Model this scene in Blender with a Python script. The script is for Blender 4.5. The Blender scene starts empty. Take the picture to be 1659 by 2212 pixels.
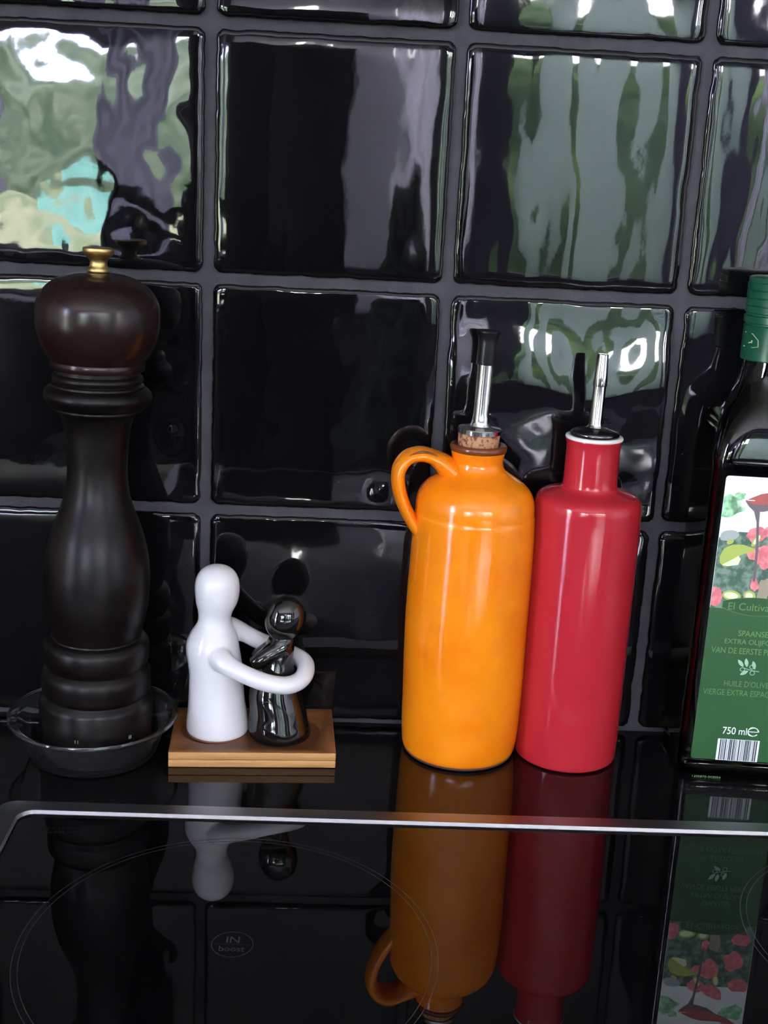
import bpy, bmesh, math, random
from mathutils import Vector, Matrix, noise
C = bpy.context.scene.collection
SC = bpy.context.scene

# ---------------------------------------------------------------- camera
cam_d = bpy.data.cameras.new('camera'); cam = bpy.data.objects.new('camera', cam_d); C.objects.link(cam)
cam_d.sensor_fit = 'HORIZONTAL'; cam_d.sensor_width = 36.0; cam_d.lens = 2628.56 * 36.0 / 1659.0
cam_d.clip_start = 0.01; cam_d.clip_end = 200
RR = ((0.99813109, -0.0354712, 0.0497607), (0.03864227, -0.26445486, -0.96362358), (0.04734034, 0.96374552, -0.26258993))
cam.matrix_world = Matrix(((RR[0][0], -RR[1][0], -RR[2][0], 0.07157), (RR[0][1], -RR[1][1], -RR[2][1], -0.69956),
                           (RR[0][2], -RR[1][2], -RR[2][2], 0.32774), (0, 0, 0, 1)))
SC.camera = cam

# ---------------------------------------------------------------- sky
world = bpy.data.worlds.new('world'); SC.world = world; world.use_nodes = True
wn, wl = world.node_tree.nodes, world.node_tree.links
bg = wn['Background']; bg.inputs['Strength'].default_value = 7.0
tc = wn.new('ShaderNodeTexCoord'); nz = wn.new('ShaderNodeTexNoise'); nz.inputs['Scale'].default_value = 3.0
nz.inputs['Detail'].default_value = 4
cr_ = wn.new('ShaderNodeValToRGB'); cr_.color_ramp.elements[0].color = (0.52, 0.58, 1.0, 1); cr_.color_ramp.elements[1].color = (1.0, 0.96, 1.0, 1)
cr_.color_ramp.elements[0].position = 0.38; cr_.color_ramp.elements[1].position = 0.6
wl.new(tc.outputs['Generated'], nz.inputs['Vector']); wl.new(nz.outputs['Fac'], cr_.inputs['Fac']); wl.new(cr_.outputs['Color'], bg.inputs['Color'])

# ---------------------------------------------------------------- window portals (guide daylight through the modelled openings)
def portal(loc, rot, sx, sy):
    l = bpy.data.lights.new('window_portal', 'AREA'); l.shape = 'RECTANGLE'; l.size = sx; l.size_y = sy
    l.cycles.is_portal = True
    o = bpy.data.objects.new('window_portal', l); o.location = loc; o.rotation_euler = rot; C.objects.link(o)

FLOOR = -0.92; CEIL = 1.68; XL, XR, YB = -2.2, 2.5, -3.5
# window openings: (x0,x1,z0,z1) in the far wall, (y0,y1,z0,z1) in the left wall
WIN_FAR = [(-1.45, -0.42, -0.04, 0.84), (-0.36, 1.95, -0.10, 1.04)]
WIN_LEFT = [(-3.3, -1.8, -0.5, 1.6)]
WIN_RIGHT = [(-3.2, -2.3, -0.1, 1.5)]  # right-hand opening added for fill light
for x0, x1, z0, z1 in WIN_FAR:
    portal(((x0 + x1) / 2, YB - 0.16, (z0 + z1) / 2), (math.radians(90), 0, 0), x1 - x0, z1 - z0)
for y0, y1, z0, z1 in WIN_LEFT:
    portal((XL - 0.16, (y0 + y1) / 2, (z0 + z1) / 2), (math.radians(90), 0, math.radians(-90)), y1 - y0, z1 - z0)

for y0, y1, z0, z1 in WIN_RIGHT:
    portal((XR + 0.14, (y0 + y1) / 2, (z0 + z1) / 2), (math.radians(90), 0, math.radians(90)), y1 - y0, z1 - z0)

# ---------------------------------------------------------------- exposure
SC.view_settings.view_transform = 'Standard'; SC.view_settings.look = 'None'
SC.view_settings.gamma = 1.0; SC.view_settings.use_curve_mapping = False
SC.view_settings.exposure = 3.55
SC.cycles.max_bounces = 10; SC.cycles.diffuse_bounces = 4; SC.cycles.glossy_bounces = 6; SC.cycles.transmission_bounces = 10
SC.cycles.caustics_reflective = False; SC.cycles.caustics_refractive = False
SC.cycles.sample_clamp_indirect = 6.0

# ================================================================ helpers
def lin(r, g, b):
    f = lambda c: (c / 255 / 12.92) if c / 255 <= 0.04045 else ((c / 255 + 0.055) / 1.055) ** 2.4
    return (f(r), f(g), f(b), 1)

MATS = {}
def mat(name, col=(0.5, 0.5, 0.5, 1), rough=0.5, metal=0.0, ior=1.5, coat=0.0, trans=0.0, bump=None, var=None, spec=None, alpha=None, emis=None, coat_rough=0.05):
    """bump=(scale, strength, dist[, stretch]); var=(scale, colour2, lo, hi[, stretch])"""
    m = bpy.data.materials.new(name); m.use_nodes = True; MATS[name] = m
    n, l = m.node_tree.nodes, m.node_tree.links
    p = n['Principled BSDF']
    p.inputs['Base Color'].default_value = col; p.inputs['Roughness'].default_value = rough
    p.inputs['Metallic'].default_value = metal; p.inputs['IOR'].default_value = ior
    p.inputs['Coat Weight'].default_value = coat; p.inputs['Coat Roughness'].default_value = coat_rough
    p.inputs['Transmission Weight'].default_value = trans
    if spec is not None: p.inputs['Specular IOR Level'].default_value = spec
    if emis: p.inputs['Emission Color'].default_value = emis[0]; p.inputs['Emission Strength'].default_value = emis[1]
    def coords(st):
        t = n.new('ShaderNodeTexCoord'); mp = n.new('ShaderNodeMapping'); mp.inputs['Scale'].default_value = st or (1, 1, 1)
        l.new(t.outputs['Object'], mp.inputs['Vector']); return mp.outputs['Vector']
    if bump:
        t = n.new('ShaderNodeTexNoise'); t.inputs['Scale'].default_value = bump[0]; t.inputs['Detail'].default_value = 3
        l.new(coords(bump[3] if len(bump) > 3 else None), t.inputs['Vector'])
        b = n.new('ShaderNodeBump'); b.inputs['Strength'].default_value = bump[1]; b.inputs['Distance'].default_value = bump[2]
        l.new(t.outputs['Fac'], b.inputs['Height']); l.new(b.outputs['Normal'], p.inputs['Normal'])
    if var:
        t = n.new('ShaderNodeTexNoise'); t.inputs['Scale'].default_value = var[0]; t.inputs['Detail'].default_value = 5
        l.new(coords(var[4] if len(var) > 4 else None), t.inputs['Vector'])
        r = n.new('ShaderNodeValToRGB'); r.color_ramp.elements[0].position = var[2]; r.color_ramp.elements[1].position = var[3]
        r.color_ramp.elements[0].color = col; r.color_ramp.elements[1].color = var[1]
        l.new(t.outputs['Fac'], r.inputs['Fac']); l.new(r.outputs['Color'], p.inputs['Base Color'])
    return m

def mesh(name, verts, faces, smooth=None):
    me = bpy.data.meshes.new(name); me.from_pydata([tuple(v) for v in verts], [], faces); me.update()
    if smooth is not None:
        me.polygons.foreach_set('use_smooth', [True] * len(me.polygons))
        if smooth < 180: me.set_sharp_from_angle(angle=math.radians(smooth))
    return me

def obj(name, me, m=None, parent=None, loc=(0, 0, 0), rot=(0, 0, 0)):
    o = bpy.data.objects.new(name, me); C.objects.link(o); o.location = loc; o.rotation_euler = rot
    if m is not None:
        me.materials.clear(); me.materials.append(m)
    if parent: o.parent = parent
    return o

def thing(name, label, cat, loc=(0, 0, 0), rot=(0, 0, 0), group=None):
    o = bpy.data.objects.new(name, None); C.objects.link(o); o.location = loc; o.rotation_euler = rot
    o.empty_display_size = 0.02
    return tag(o, label, cat, group)

def tag(o, label, cat, group=None):
    o['label'] = label; o['category'] = cat
    if group: o['group'] = group
    return o

def struct(o):
    o['kind'] = 'structure'; return o

def bx(V, F, x0, x1, y0, y1, z0, z1):
    b = len(V)
    V += [(x0, y0, z0), (x1, y0, z0), (x1, y1, z0), (x0, y1, z0), (x0, y0, z1), (x1, y0, z1), (x1, y1, z1), (x0, y1, z1)]
    F += [tuple(b + i for i in f) for f in ((0, 3, 2, 1), (4, 5, 6, 7), (0, 1, 5, 4), (1, 2, 6, 5), (2, 3, 7, 6), (3, 0, 4, 7))]

def boxes(name, L, bevel=0.0, seg=2):
    V, F = [], []
    for b in L: bx(V, F, *b)
    me = mesh(name, V, F)
    if bevel:
        bm = bmesh.new(); bm.from_mesh(me)
        bmesh.ops.bevel(bm, geom=bm.edges[:], offset=bevel, segments=seg, profile=0.5, affect='EDGES')
        bm.to_mesh(me); bm.free()
        me.polygons.foreach_set('use_smooth', [True] * len(me.polygons)); me.set_sharp_from_angle(angle=math.radians(50))
    return me

def cr(pts, n=6):
    """Catmull-Rom through the points"""
    P = [Vector(p) for p in pts]; P = [2 * P[0] - P[1]] + P + [2 * P[-1] - P[-2]]
    out = []
    for i in range(1, len(P) - 2):
        a, b, c, d = P[i - 1:i + 3]
        for k in range(n):
            t = k / n
            out.append(0.5 * ((2 * b) + (c - a) * t + (2 * a - 5 * b + 4 * c - d) * t * t + (3 * b - a - 3 * c + d) * t ** 3))
    out.append(P[-2]); return out

def lathe(name, prof, seg=96, ang=40, off=None):
    """prof = [(r, z)...] from top or bottom; off(z)->(dx,dy)"""
    V, F = [], []
    for r, z in prof:
        dx, dy = off(z) if off else (0, 0)
        r = max(r, 1e-5)
        for k in range(seg):
            a = 2 * math.pi * k / seg; V.append((dx + r * math.cos(a), dy + r * math.sin(a), z))
    up = prof[-1][1] > prof[0][1] or (prof[-1][1] == prof[0][1])
    for i in range(len(prof) - 1):
        for k in range(seg):
            a, b = i * seg + k, i * seg + (k + 1) % seg
            f = (a, b, b + seg, a + seg)
            F.append(f)
    if tuple(prof[0]) != tuple(prof[-1]):
        F.append(tuple(range(seg - 1, -1, -1))); n = (len(prof) - 1) * seg; F.append(tuple(range(n, n + seg)))
    me = mesh(name, V, F)
    bm = bmesh.new(); bm.from_mesh(me); bmesh.ops.remove_doubles(bm, verts=bm.verts[:], dist=1e-6); bmesh.ops.recalc_face_normals(bm, faces=bm.faces[:]); bm.to_mesh(me); bm.free()
    me.polygons.foreach_set('use_smooth', [True] * len(me.polygons))
    if ang < 180: me.set_sharp_from_angle(angle=math.radians(ang))
    return me

def sweep(name, pts, rad, seg=20, ang=180, closed_ends=True):
    """tube; rad(i, t)->(a, b, side_vector or None): half axes along side and normal"""
    V, F = [], []; n = len(pts); pts = [Vector(p) for p in pts]
    prev = None
    for i, p in enumerate(pts):
        t = (pts[min(i + 1, n - 1)] - pts[max(i - 1, 0)]).normalized()
        a, b, side = rad(i / (n - 1))
        if side is None: side = prev if prev is not None else Vector((0, 0, 1)) if abs(t.z) < 0.9 else Vector((1, 0, 0))
        side = Vector(side); side = (side - t * side.dot(t)).normalized(); prev = side
        nn = t.cross(side)
        for k in range(seg):
            w = 2 * math.pi * k / seg; V.append(p + side * a * math.cos(w) + nn * b * math.sin(w))
    for i in range(n - 1):
        for k in range(seg):
            A, B = i * seg + k, i * seg + (k + 1) % seg; F.append((A, B, B + seg, A + seg))
    F.append(tuple(range(seg - 1, -1, -1))); F.append(tuple(range((n - 1) * seg, n * seg)))
    me = mesh(name, V, F)
    bm = bmesh.new(); bm.from_mesh(me); bmesh.ops.recalc_face_normals(bm, faces=bm.faces[:]); bm.to_mesh(me); bm.free()
    me.polygons.foreach_set('use_smooth', [True] * len(me.polygons)); me.set_sharp_from_angle(angle=math.radians(60))
    return me

def evaluated(me_list, mods, name):
    """join meshes, apply modifiers, return a new mesh"""
    bm = bmesh.new()
    for me in me_list: bm.from_mesh(me)
    src = bpy.data.meshes.new(name); bm.to_mesh(src); bm.free()
    o = bpy.data.objects.new(name, src); C.objects.link(o)
    for kind, kw in mods:
        md = o.modifiers.new(kind, kind)
        for k, v in kw.items(): setattr(md, k, v)
    bpy.context.view_layer.update()
    dg = bpy.context.evaluated_depsgraph_get()
    out = bpy.data.meshes.new_from_object(o.evaluated_get(dg), depsgraph=dg); out.name = name
    bpy.data.objects.remove(o); return out

def text_mesh(name, body, x0=None, x1=None, z0=0.0, z1=0.001, y=0.0, mode='front', bold=0.0, xc=None, w=None):
    """lettering fitted into a box; front: x-z plane facing -y; flat: x-y plane facing +z"""
    cu = bpy.data.curves.new(name, 'FONT'); cu.body = body; cu.size = 1.0; cu.resolution_u = 4; cu.offset = bold
    o = bpy.data.objects.new(name, cu); C.objects.link(o); bpy.context.view_layer.update()
    dg = bpy.context.evaluated_depsgraph_get()
    me = bpy.data.meshes.new_from_object(o.evaluated_get(dg), depsgraph=dg); me.name = name
    bpy.data.objects.remove(o)
    xs = [v.co.x for v in me.vertices]; ys = [v.co.y for v in me.vertices]
    a, b, c, d = min(xs), max(xs), min(ys), max(ys)
    for v in me.vertices:
        X = x0 + (v.co.x - a) / (b - a) * (x1 - x0); Z = z0 + (v.co.y - c) / (d - c) * (z1 - z0)
        v.co = (X, y, Z) if mode == 'front' else (X, Z, y)
    return me

def copy_of(o, parent, loc=None):
    c = o.copy(); C.objects.link(c); c.parent = parent
    if loc is not None: c.location = loc
    return c

# ================================================================ materials
M_tile = mat('black_glaze', (0.0035, 0.0035, 0.004, 1), 0.03, ior=1.41, bump=(70, 0.008, 0.002))
M_grout = mat('dark_grout', lin(66, 66, 71), 0.85, bump=(900, 0.3, 0.0005), var=(60, lin(54, 54, 60), 0.35, 0.7))
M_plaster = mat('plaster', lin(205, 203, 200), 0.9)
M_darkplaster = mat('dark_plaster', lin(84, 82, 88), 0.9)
M_ceiling = mat('ceiling_paint', lin(215, 213, 210), 0.9)
M_floor = mat('dark_floor', lin(30, 27, 26), 0.75, var=(6, lin(60, 52, 46), 0.4, 0.7, (1, 8, 1)))
M_stone = mat('black_granite', (0.0035, 0.0035, 0.0037, 1), 0.06, ior=1.4, var=(700, (0.012, 0.012, 0.013, 1), 0.62, 0.75))
M_hobglass = mat('ceramic_glass', (0.002, 0.002, 0.0022, 1), 0.012, ior=1.5)
M_steel = mat('brushed_steel', (0.24, 0.24, 0.245, 1), 0.36, 1.0, bump=(60, 0.03, 0.0005, (1, 60, 1)))
M_print = mat('hob_print', lin(56, 56, 57), 0.4)
M_print2 = mat('hob_print_faint', lin(24, 24, 24), 0.4)
M_chrome = mat('chrome', (0.78, 0.77, 0.75, 1), 0.12, 1.0)
M_rubber = mat('black_rubber', (0.008, 0.008, 0.009, 1), 0.25)
M_orange = mat('orange_glaze', (0.93, 0.27, 0.006, 1), 0.16, ior=1.5, bump=(45, 0.05, 0.003), var=(28, (0.86, 0.205, 0.004, 1), 0.42, 0.72))
M_browngl = mat('brown_glaze', (0.17, 0.045, 0.015, 1), 0.18)
M_terra = mat('bare_terracotta', (0.10, 0.035, 0.022, 1), 0.8)
M_red = mat('red_glaze', (0.45, 0.020, 0.031, 1), 0.13, ior=1.5, bump=(30, 0.03, 0.003))
M_whitegl = mat('white_rim_glaze', (0.78, 0.76, 0.72, 1), 0.15)
M_cork = mat('cork', (0.50, 0.25, 0.13, 1), 0.8, bump=(500, 0.5, 0.001), var=(420, (0.16, 0.06, 0.03, 1), 0.5, 0.62))
M_wood = mat('dark_wood', (0.0035, 0.0028, 0.0027, 1), 0.32, ior=1.3, coat=0.02, coat_rough=0.3, var=(30, (0.0058, 0.0032, 0.0026, 1), 0.35, 0.75, (3, 3, 0.4)))
M_woodhead = mat('dark_wood_head', (0.0125, 0.0055, 0.0045, 1), 0.26, ior=1.4, coat=0.15, coat_rough=0.15, var=(25, (0.016, 0.005, 0.004, 1), 0.35, 0.75))
M_brass = mat('brass', (0.60, 0.42, 0.17, 1), 0.36, 1.0)
M_plastic = mat('clear_plastic', (0.9, 0.91, 0.92, 1), 0.05, ior=1.36, trans=0.985)
M_porcelain = mat('white_porcelain', (0.79, 0.79, 0.81, 1), 0.2, ior=1.5)
M_blackpor = mat('black_porcelain', (0.006, 0.0055, 0.005, 1), 0.05, ior=1.7)
M_barefoot = mat('unglazed_foot', (0.22, 0.09, 0.06, 1), 0.8)
M_bamboo_t = mat('bamboo_top', lin(150, 98, 54), 0.5, var=(60, lin(128, 80, 42), 0.35, 0.7, (0.25, 3, 1)))
M_bamboo_f = mat('bamboo_edge', lin(200, 150, 92), 0.5, var=(70, lin(178, 126, 72), 0.4, 0.75, (0.3, 1, 6)))
M_bamboo_r = mat('bamboo_recess', lin(108, 66, 34), 0.6)
M_glass = mat('green_glass', (0.026, 0.036, 0.008, 1), 0.02, ior=1.5, trans=1.0)
M_cap = mat('green_cap', lin(18, 74, 50), 0.28)
M_capmark = mat('cap_mark', lin(150, 165, 120), 0.4)
M_label = mat('label_green', lin(38, 84, 43), 0.45)
M_oval = mat('label_oval_green', lin(34, 78, 36), 0.45)
M_ltext = mat('label_text_green', lin(100, 138, 84), 0.5)
M_lwhite = mat('label_white', lin(232, 240, 236), 0.45)
M_lgrey = mat('label_grey', lin(168, 178, 172), 0.5)
M_black = mat('ink_black', lin(35, 35, 45), 0.5)
M_basil = mat('basil_green', lin(120, 190, 130), 0.5, var=(250, lin(190, 230, 195), 0.4, 0.65))
M_salad = mat('salad_leaf', lin(70, 100, 82), 0.5, var=(260, lin(125, 150, 130), 0.42, 0.62))
M_tomato = mat('tomato_print', lin(214, 112, 118), 0.5, var=(300, lin(240, 150, 150), 0.45, 0.7))
M_lime = mat('lime_print', lin(172, 188, 92), 0.5)
M_limein = mat('lime_flesh', lin(225, 235, 190), 0.5)
M_spoon = mat('spoon_print', lin(176, 92, 84), 0.5)
M_spoon2 = mat('spoon_grey_print', lin(112, 100, 104), 0.5)  # grey print for the spoon's lower part and the pouring stream
M_rib = mat('olive_tan_print', lin(160, 150, 125), 0.5)  # tan printed blob in the salad picture
M_frame = mat('window_paint', lin(120, 116, 132), 0.5)
M_cabinet = mat('black_lacquer', (0.003, 0.003, 0.003, 1), 0.6)
M_curtain = None
def fabric(name, col, tr):
    m = mat(name, col, 0.9); n, l = m.node_tree.nodes, m.node_tree.links
    t = n.new('ShaderNodeBsdfTranslucent'); t.inputs['Color'].default_value = col; mx = n.new('ShaderNodeMixShader'); mx.inputs[0].default_value = tr
    l.new(n['Principled BSDF'].outputs[0], mx.inputs[1]); l.new(t.outputs[0], mx.inputs[2]); l.new(mx.outputs[0], n['Material Output'].inputs['Surface']); return m
M_blind = fabric('blind_fabric', lin(226, 238, 230), 0.95)
M_curtain = fabric('lilac_curtain', lin(240, 236, 250), 0.92)
M_dimblind = fabric('roller_fabric', lin(220, 218, 224), 0.55)
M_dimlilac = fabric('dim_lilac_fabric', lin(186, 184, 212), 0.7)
M_table = mat('polished_table', lin(122, 118, 130), 0.12, ior=1.6)
M_pane = mat('window_glass', (1, 1, 1, 1), 0.0, ior=1.45, trans=1.0)
def thin_glass(m):
    n, l = m.node_tree.nodes, m.node_tree.links
    tr = n.new('ShaderNodeBsdfTransparent'); gl = n.new('ShaderNodeBsdfGlossy'); gl.inputs['Roughness'].default_value = 0.0
    fr = n.new('ShaderNodeFresnel'); fr.inputs['IOR'].default_value = 1.45; mx = n.new('ShaderNodeMixShader')
    l.new(fr.outputs['Fac'], mx.inputs[0]); l.new(tr.outputs[0], mx.inputs[1]); l.new(gl.outputs[0], mx.inputs[2])
    l.new(mx.outputs[0], n['Material Output'].inputs['Surface'])
thin_glass(M_pane)
M_lawn = mat('lawn', lin(176, 176, 134), 1.0, var=(1.3, lin(130, 146, 100), 0.4, 0.62))
M_hedge = mat('hedge_leaves', lin(130, 142, 112), 1.0, var=(2.2, lin(84, 104, 76), 0.38, 0.62))
M_darkhedge = mat('evergreen', lin(58, 78, 50), 1.0, var=(3, lin(96, 120, 62), 0.5, 0.68))
M_darkfol = mat('dark_foliage', lin(24, 34, 22), 1.0)
M_patio = mat('patio', lin(170, 160, 165), 0.9)
M_teal = mat('teal_plastic', lin(150, 215, 200), 0.5)
M_lampshade = mat('lamp_shade', (0.9, 0.9, 0.9, 1), 0.6, emis=((1, 0.97, 0.95, 1), 14.0))

# ================================================================ the wall and its tiles
P = 0.135; GW = 0.0057
TR = random.Random(4)
ROWS = range(0, 7); COLS = range(-6, 9)
wall = struct(obj('wall_back', boxes('wall_back', [(XL - .1, XR + .1, 0.0006, 0.12, FLOOR, CEIL)]), M_grout))

def grid_axis(hw, n):
    e = [0.0, 0.0004, 0.0009, 0.0016, 0.0026, 0.004, 0.006, 0.0085]
    inner = [0.0085 + (2 * hw - 0.017) * i / n for i in range(1, n)]
    full = e + inner + [2 * hw - q for q in reversed(e)]
    return [q - hw for q in full]

def tile_mesh(name, seed, tilt=(0, 0), dish=(0, 0), wav=1.0, streak=(1.0, 1.0), n=44, extra=None):
    """A hand-made glazed tile. local x right, z up, face towards -y.
    tilt: slope (dh/dx, dh/dz); dish: curvature; extra(x,z)->height"""
    hw = (P - GW) / 2
    ax = grid_axis(hw, n); m = len(ax); V, F = [], []
    so = Vector((seed * 7.31, seed * 3.17, seed * 1.93))
    for j, z0 in enumerate(ax):
        for i, x0 in enumerate(ax):
            ex, ez = hw - abs(x0), hw - abs(z0)
            # ragged outline
            wob = 0.0007 * noise.noise(Vector((x0 * 60, z0 * 60, 3)) + so) + 0.0004 * noise.noise(Vector((x0 * 220, z0 * 220, 9)) + so)
            fx = math.exp(-ex / 0.004); fz = math.exp(-ez / 0.004)
            x = x0 - math.copysign(1, x0) * abs(wob) * 1.6 * fx; z = z0 - math.copysign(1, z0) * abs(wob) * 1.6 * fz
            # rounded corners
            r = 0.005; cx, cz = abs(x) - (hw - r), abs(z) - (hw - r)
            if cx > 0 and cz > 0:
                d = math.hypot(cx, cz); mx = max(cx, cz)
                x = math.copysign(hw - r + cx * mx / d, x); z = math.copysign(hw - r + cz * mx / d, z)
            e = min(ex, ez)
            ew = 1 + 0.5 * noise.noise(Vector((x0 * 45, z0 * 45, 5)) + so)
            h = 0.0022 - 0.0011 * math.exp(-ex / (0.0011 * ew)) - 0.0011 * math.exp(-ez / (0.0011 * ew)) \
                - 0.00022 * math.exp(-ex / 0.007) - 0.00022 * math.exp(-ez / 0.007)
            h += tilt[0] * x0 + tilt[1] * z0 + dish[0] * x0 * x0 + dish[1] * z0 * z0
            a, b = streak
            q = Vector((x0 * a, z0 * b, 0))
            h += wav * (0.00022 * noise.noise(q * 14 + so) + 0.00014 * noise.noise(q * 38 + so) + 0.000040 * noise.noise(q * 95 + so) + 0.000009 * noise.noise(q * 230 + so))
            if extra: h += extra(x0, z0)
            V.append((x, -h, z))
    for j in range(m - 1):
        for i in range(m - 1):
            F.append((j * m + i, j * m + i + 1, (j + 1) * m + i + 1, (j + 1) * m + i))
    rim = [i for i in range(m)] + [j * m + m - 1 for j in range(1, m)] + [(m - 1) * m + i for i in range(m - 2, -1, -1)] + [j * m for j in range(m - 2, 0, -1)]
    b = len(V)
    for k in rim: V.append((V[k][0], 0.004, V[k][2]))
    L = len(rim)
    for k in range(L): F.append((rim[k], b + k, b + (k + 1) % L, rim[(k + 1) % L]))
    return mesh(name, V, F, 75)

def sstep(a, b, t):
    t = max(0, min(1, (t - a) / (b - a))); return t * t * (3 - 2 * t)
def dent(x, z, a, b, r, d):
    return -d * math.exp(-((x - a) ** 2 + ((z - b) * .7) ** 2) / (r * r))
# (col, row) with row counted up from the counter: how each tile in view sits and how its glaze ripples
TILES = {
    (-1, 3): dict(tilt=(0.0, -0.02), wav=2.2), (0, 3): dict(tilt=(0.0, -0.03), wav=0.8), (1, 3): dict(tilt=(0, 0), wav=0.8), (2, 3): dict(wav=1.2),
    (-1, 2): dict(tilt=(0.018, 0.0), wav=2.1), (0, 2): dict(tilt=(0.0, 0.0), wav=0.5, streak=(1.6, 0.6)), (1, 2): dict(wav=0.9, streak=(1.6, 0.5)), (2, 2): dict(wav=1.2, streak=(2, 0.6)),
    (-1, 1): dict(wav=0.8, extra=lambda x, z: dent(x, z, .048, -.0245, .0045, .0005) + dent(x, z, .0545, .012, .003, .0004)), (0, 1): dict(wav=0.8, extra=lambda x, z: dent(x, z, .0335, -.053, .004, .0005)), (1, 1): dict(tilt=(0, -0.014), wav=2.0, extra=lambda x, z: 0.0040 - 0.0038 * sstep(.012, .058, z + .004 * math.sin(x * 70))), (2, 1): dict(wav=0.8),
    (-1, 0): dict(wav=0.6), (0, 0): dict(wav=0.6), (1, 0): dict(wav=0.6), (2, 0): dict(wav=0.6),
}
plain = [tile_mesh('tile', 50 + k, tilt=(TR.uniform(-.01, .01), TR.uniform(-.01, .01)), n=12) for k in range(5)]
for r in ROWS:
    for c in COLS:
        cfg = TILES.get((c, r))
        if cfg is not None: me = tile_mesh('tile', c * 5 + r * 17 + 40, **cfg)
        else: me = plain[(c * 3 + r * 5) % 5]
        obj('tile', me, M_tile, wall, ((c + 0.5) * P, 0, (r + 0.5) * P))

# ================================================================ room behind the camera
def wall_open(name, axis, a0, a1, t0, t1, opens, m):
    """wall along axis ('x' at y in [t0,t1], 'y' at x in [t0,t1]) with openings (a0,a1,z0,z1)"""
    As = sorted({a0, a1, *[o[0] for o in opens], *[o[1] for o in opens]}); Zs = sorted({FLOOR, CEIL, *[o[2] for o in opens], *[o[3] for o in opens]})
    L = []
    for i in range(len(As) - 1):
        for j in range(len(Zs) - 1):
            ac, zc = (As[i] + As[i + 1]) / 2, (Zs[j] + Zs[j + 1]) / 2
            if any(o[0] < ac < o[1] and o[2] < zc < o[3] for o in opens): continue
            L.append((As[i], As[i + 1], t0, t1, Zs[j], Zs[j + 1]) if axis == 'x' else (t0, t1, As[i], As[i + 1], Zs[j], Zs[j + 1]))
    return struct(obj(name, boxes(name, L), m))
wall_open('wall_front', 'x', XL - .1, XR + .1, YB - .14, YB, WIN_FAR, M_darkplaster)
wall_open('wall_left', 'y', YB, 0.0, XL - .14, XL, WIN_LEFT, M_plaster)
wall_open('wall_right', 'y', YB, 0.0, XR, XR + .12, WIN_RIGHT, M_plaster)
struct(obj('floor', boxes('floor', [(XL - .1, XR + .1, YB - .14, .1, FLOOR - .1, FLOOR)]), M_floor))
struct(obj('ceiling', boxes('ceiling', [(XL - .1, XR + .1, YB - .14, .1, CEIL, CEIL + .1)]), M_ceiling))

def window(name, axis, a0, a1, z0, z1, t, bars=(), fw=0.05):
    L = [(a0, a0 + fw, z0, z1), (a1 - fw, a1, z0, z1), (a0 + fw, a1 - fw, z0, z0 + fw), (a0 + fw, a1 - fw, z1 - fw, z1)]
    for b0, b1 in bars: L.append((b0, b1, z0 + fw, z1 - fw))
    sw = lambda q, d0, d1: (q[0], q[1], t + d0, t + d1, q[2], q[3]) if axis == 'x' else (t + d0, t + d1, q[0], q[1], q[2], q[3])
    w = struct(obj(name, boxes(name, [sw(q, -0.03, 0.03) for q in L]), M_frame))
    obj('pane', boxes('pane', [sw((a0 + fw, a1 - fw, z0 + fw, z1 - fw), -0.003, 0.003)]), M_pane, w)
    return w
window('window_1', 'x', *WIN_FAR[0], YB - .07, bars=[])
window('window_2', 'x', *WIN_FAR[1], YB - .07, bars=[(0.45, 0.64), (1.30, 1.42)])
window('window_3', 'y', *WIN_LEFT[0], XL - .07)
window('fill_window', 'y', *WIN_RIGHT[0], XR + .06)  # added window, brings fill light from the right
cn = thing('added_canopy', 'added grey canopy outside the lawn window, blocking high sky from the reflections', 'canopy', (-1.0, YB - .15, 0))  # added to hide high sky from reflections bounced off the worktop
obj('cover', boxes('cover', [(-1.0, .72, -1.7, 0, 1.02, 1.06)]), M_frame, cn)
for x in (-.98, .66): obj('post', boxes('post', [(x, x + .05, -1.7, -1.65, -1.0, 1.02)]), M_frame, cn)

# garden seen through the windows
def lumpy(name, nx, nz, fn):
    V = [fn(i / nx, j / nz) for j in range(nz + 1) for i in range(nx + 1)]
    F = [(j * (nx + 1) + i, j * (nx + 1) + i + 1, (j + 1) * (nx + 1) + i + 1, (j + 1) * (nx + 1) + i) for j in range(nz) for i in range(nx)]
    return mesh(name, V, F, 180)
struct(obj('lawn', lumpy('lawn', 60, 60, lambda u, v: (-30 + 60 * u, -14 + 10.3 * v, -1.0 + 1.18 * (1 - v) ** 1.0 * 1.35 + 0.05 * noise.noise(Vector((u * 40, v * 40, 0))))), M_lawn))
def hedge_fn(u, v):
    x = -16 + 32 * u; a = v * math.pi
    d = 0.35 * noise.noise(Vector((x * 0.9, v * 7, 1))) + 0.15 * noise.noise(Vector((x * 3, v * 20, 4)))
    return (x, -11.5 + (1.0 + d) * math.cos(a) * (-1), -1.0 + (2.35 + d * 1.2) * math.sin(a) ** 0.45)
def bush_fn(u, v):
    x = 0.35 + 3.6 * u; a = v * math.pi
    d = 0.25 * noise.noise(Vector((x * 1.6, v * 7, 11))) + 0.12 * noise.noise(Vector((x * 5, v * 20, 4)))
    return (x, -5.6 - (0.5 + d) * math.cos(a), -0.9 + (1.95 + d) * math.sin(a) ** 0.4)
g = obj('dark_hedge', lumpy('dark_hedge', 90, 30, bush_fn), M_darkhedge); tag(g, 'darker evergreen hedge close behind the blinds, mirrored in the tiles', 'hedge'); g['kind'] = 'stuff'
tub = thing('garden_tub', 'pale teal plastic tub on the lawn, mirrored in the upper left tile', 'tub', (-2.2, -9.2, -.42))
obj('tub_wall', lathe('tub_wall', [(0, 0), (.17, 0), (.20, .50), (.22, .51), (.22, .54), (.19, .54), (.16, .05), (0, .05)], 40), M_teal, tub)
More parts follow.
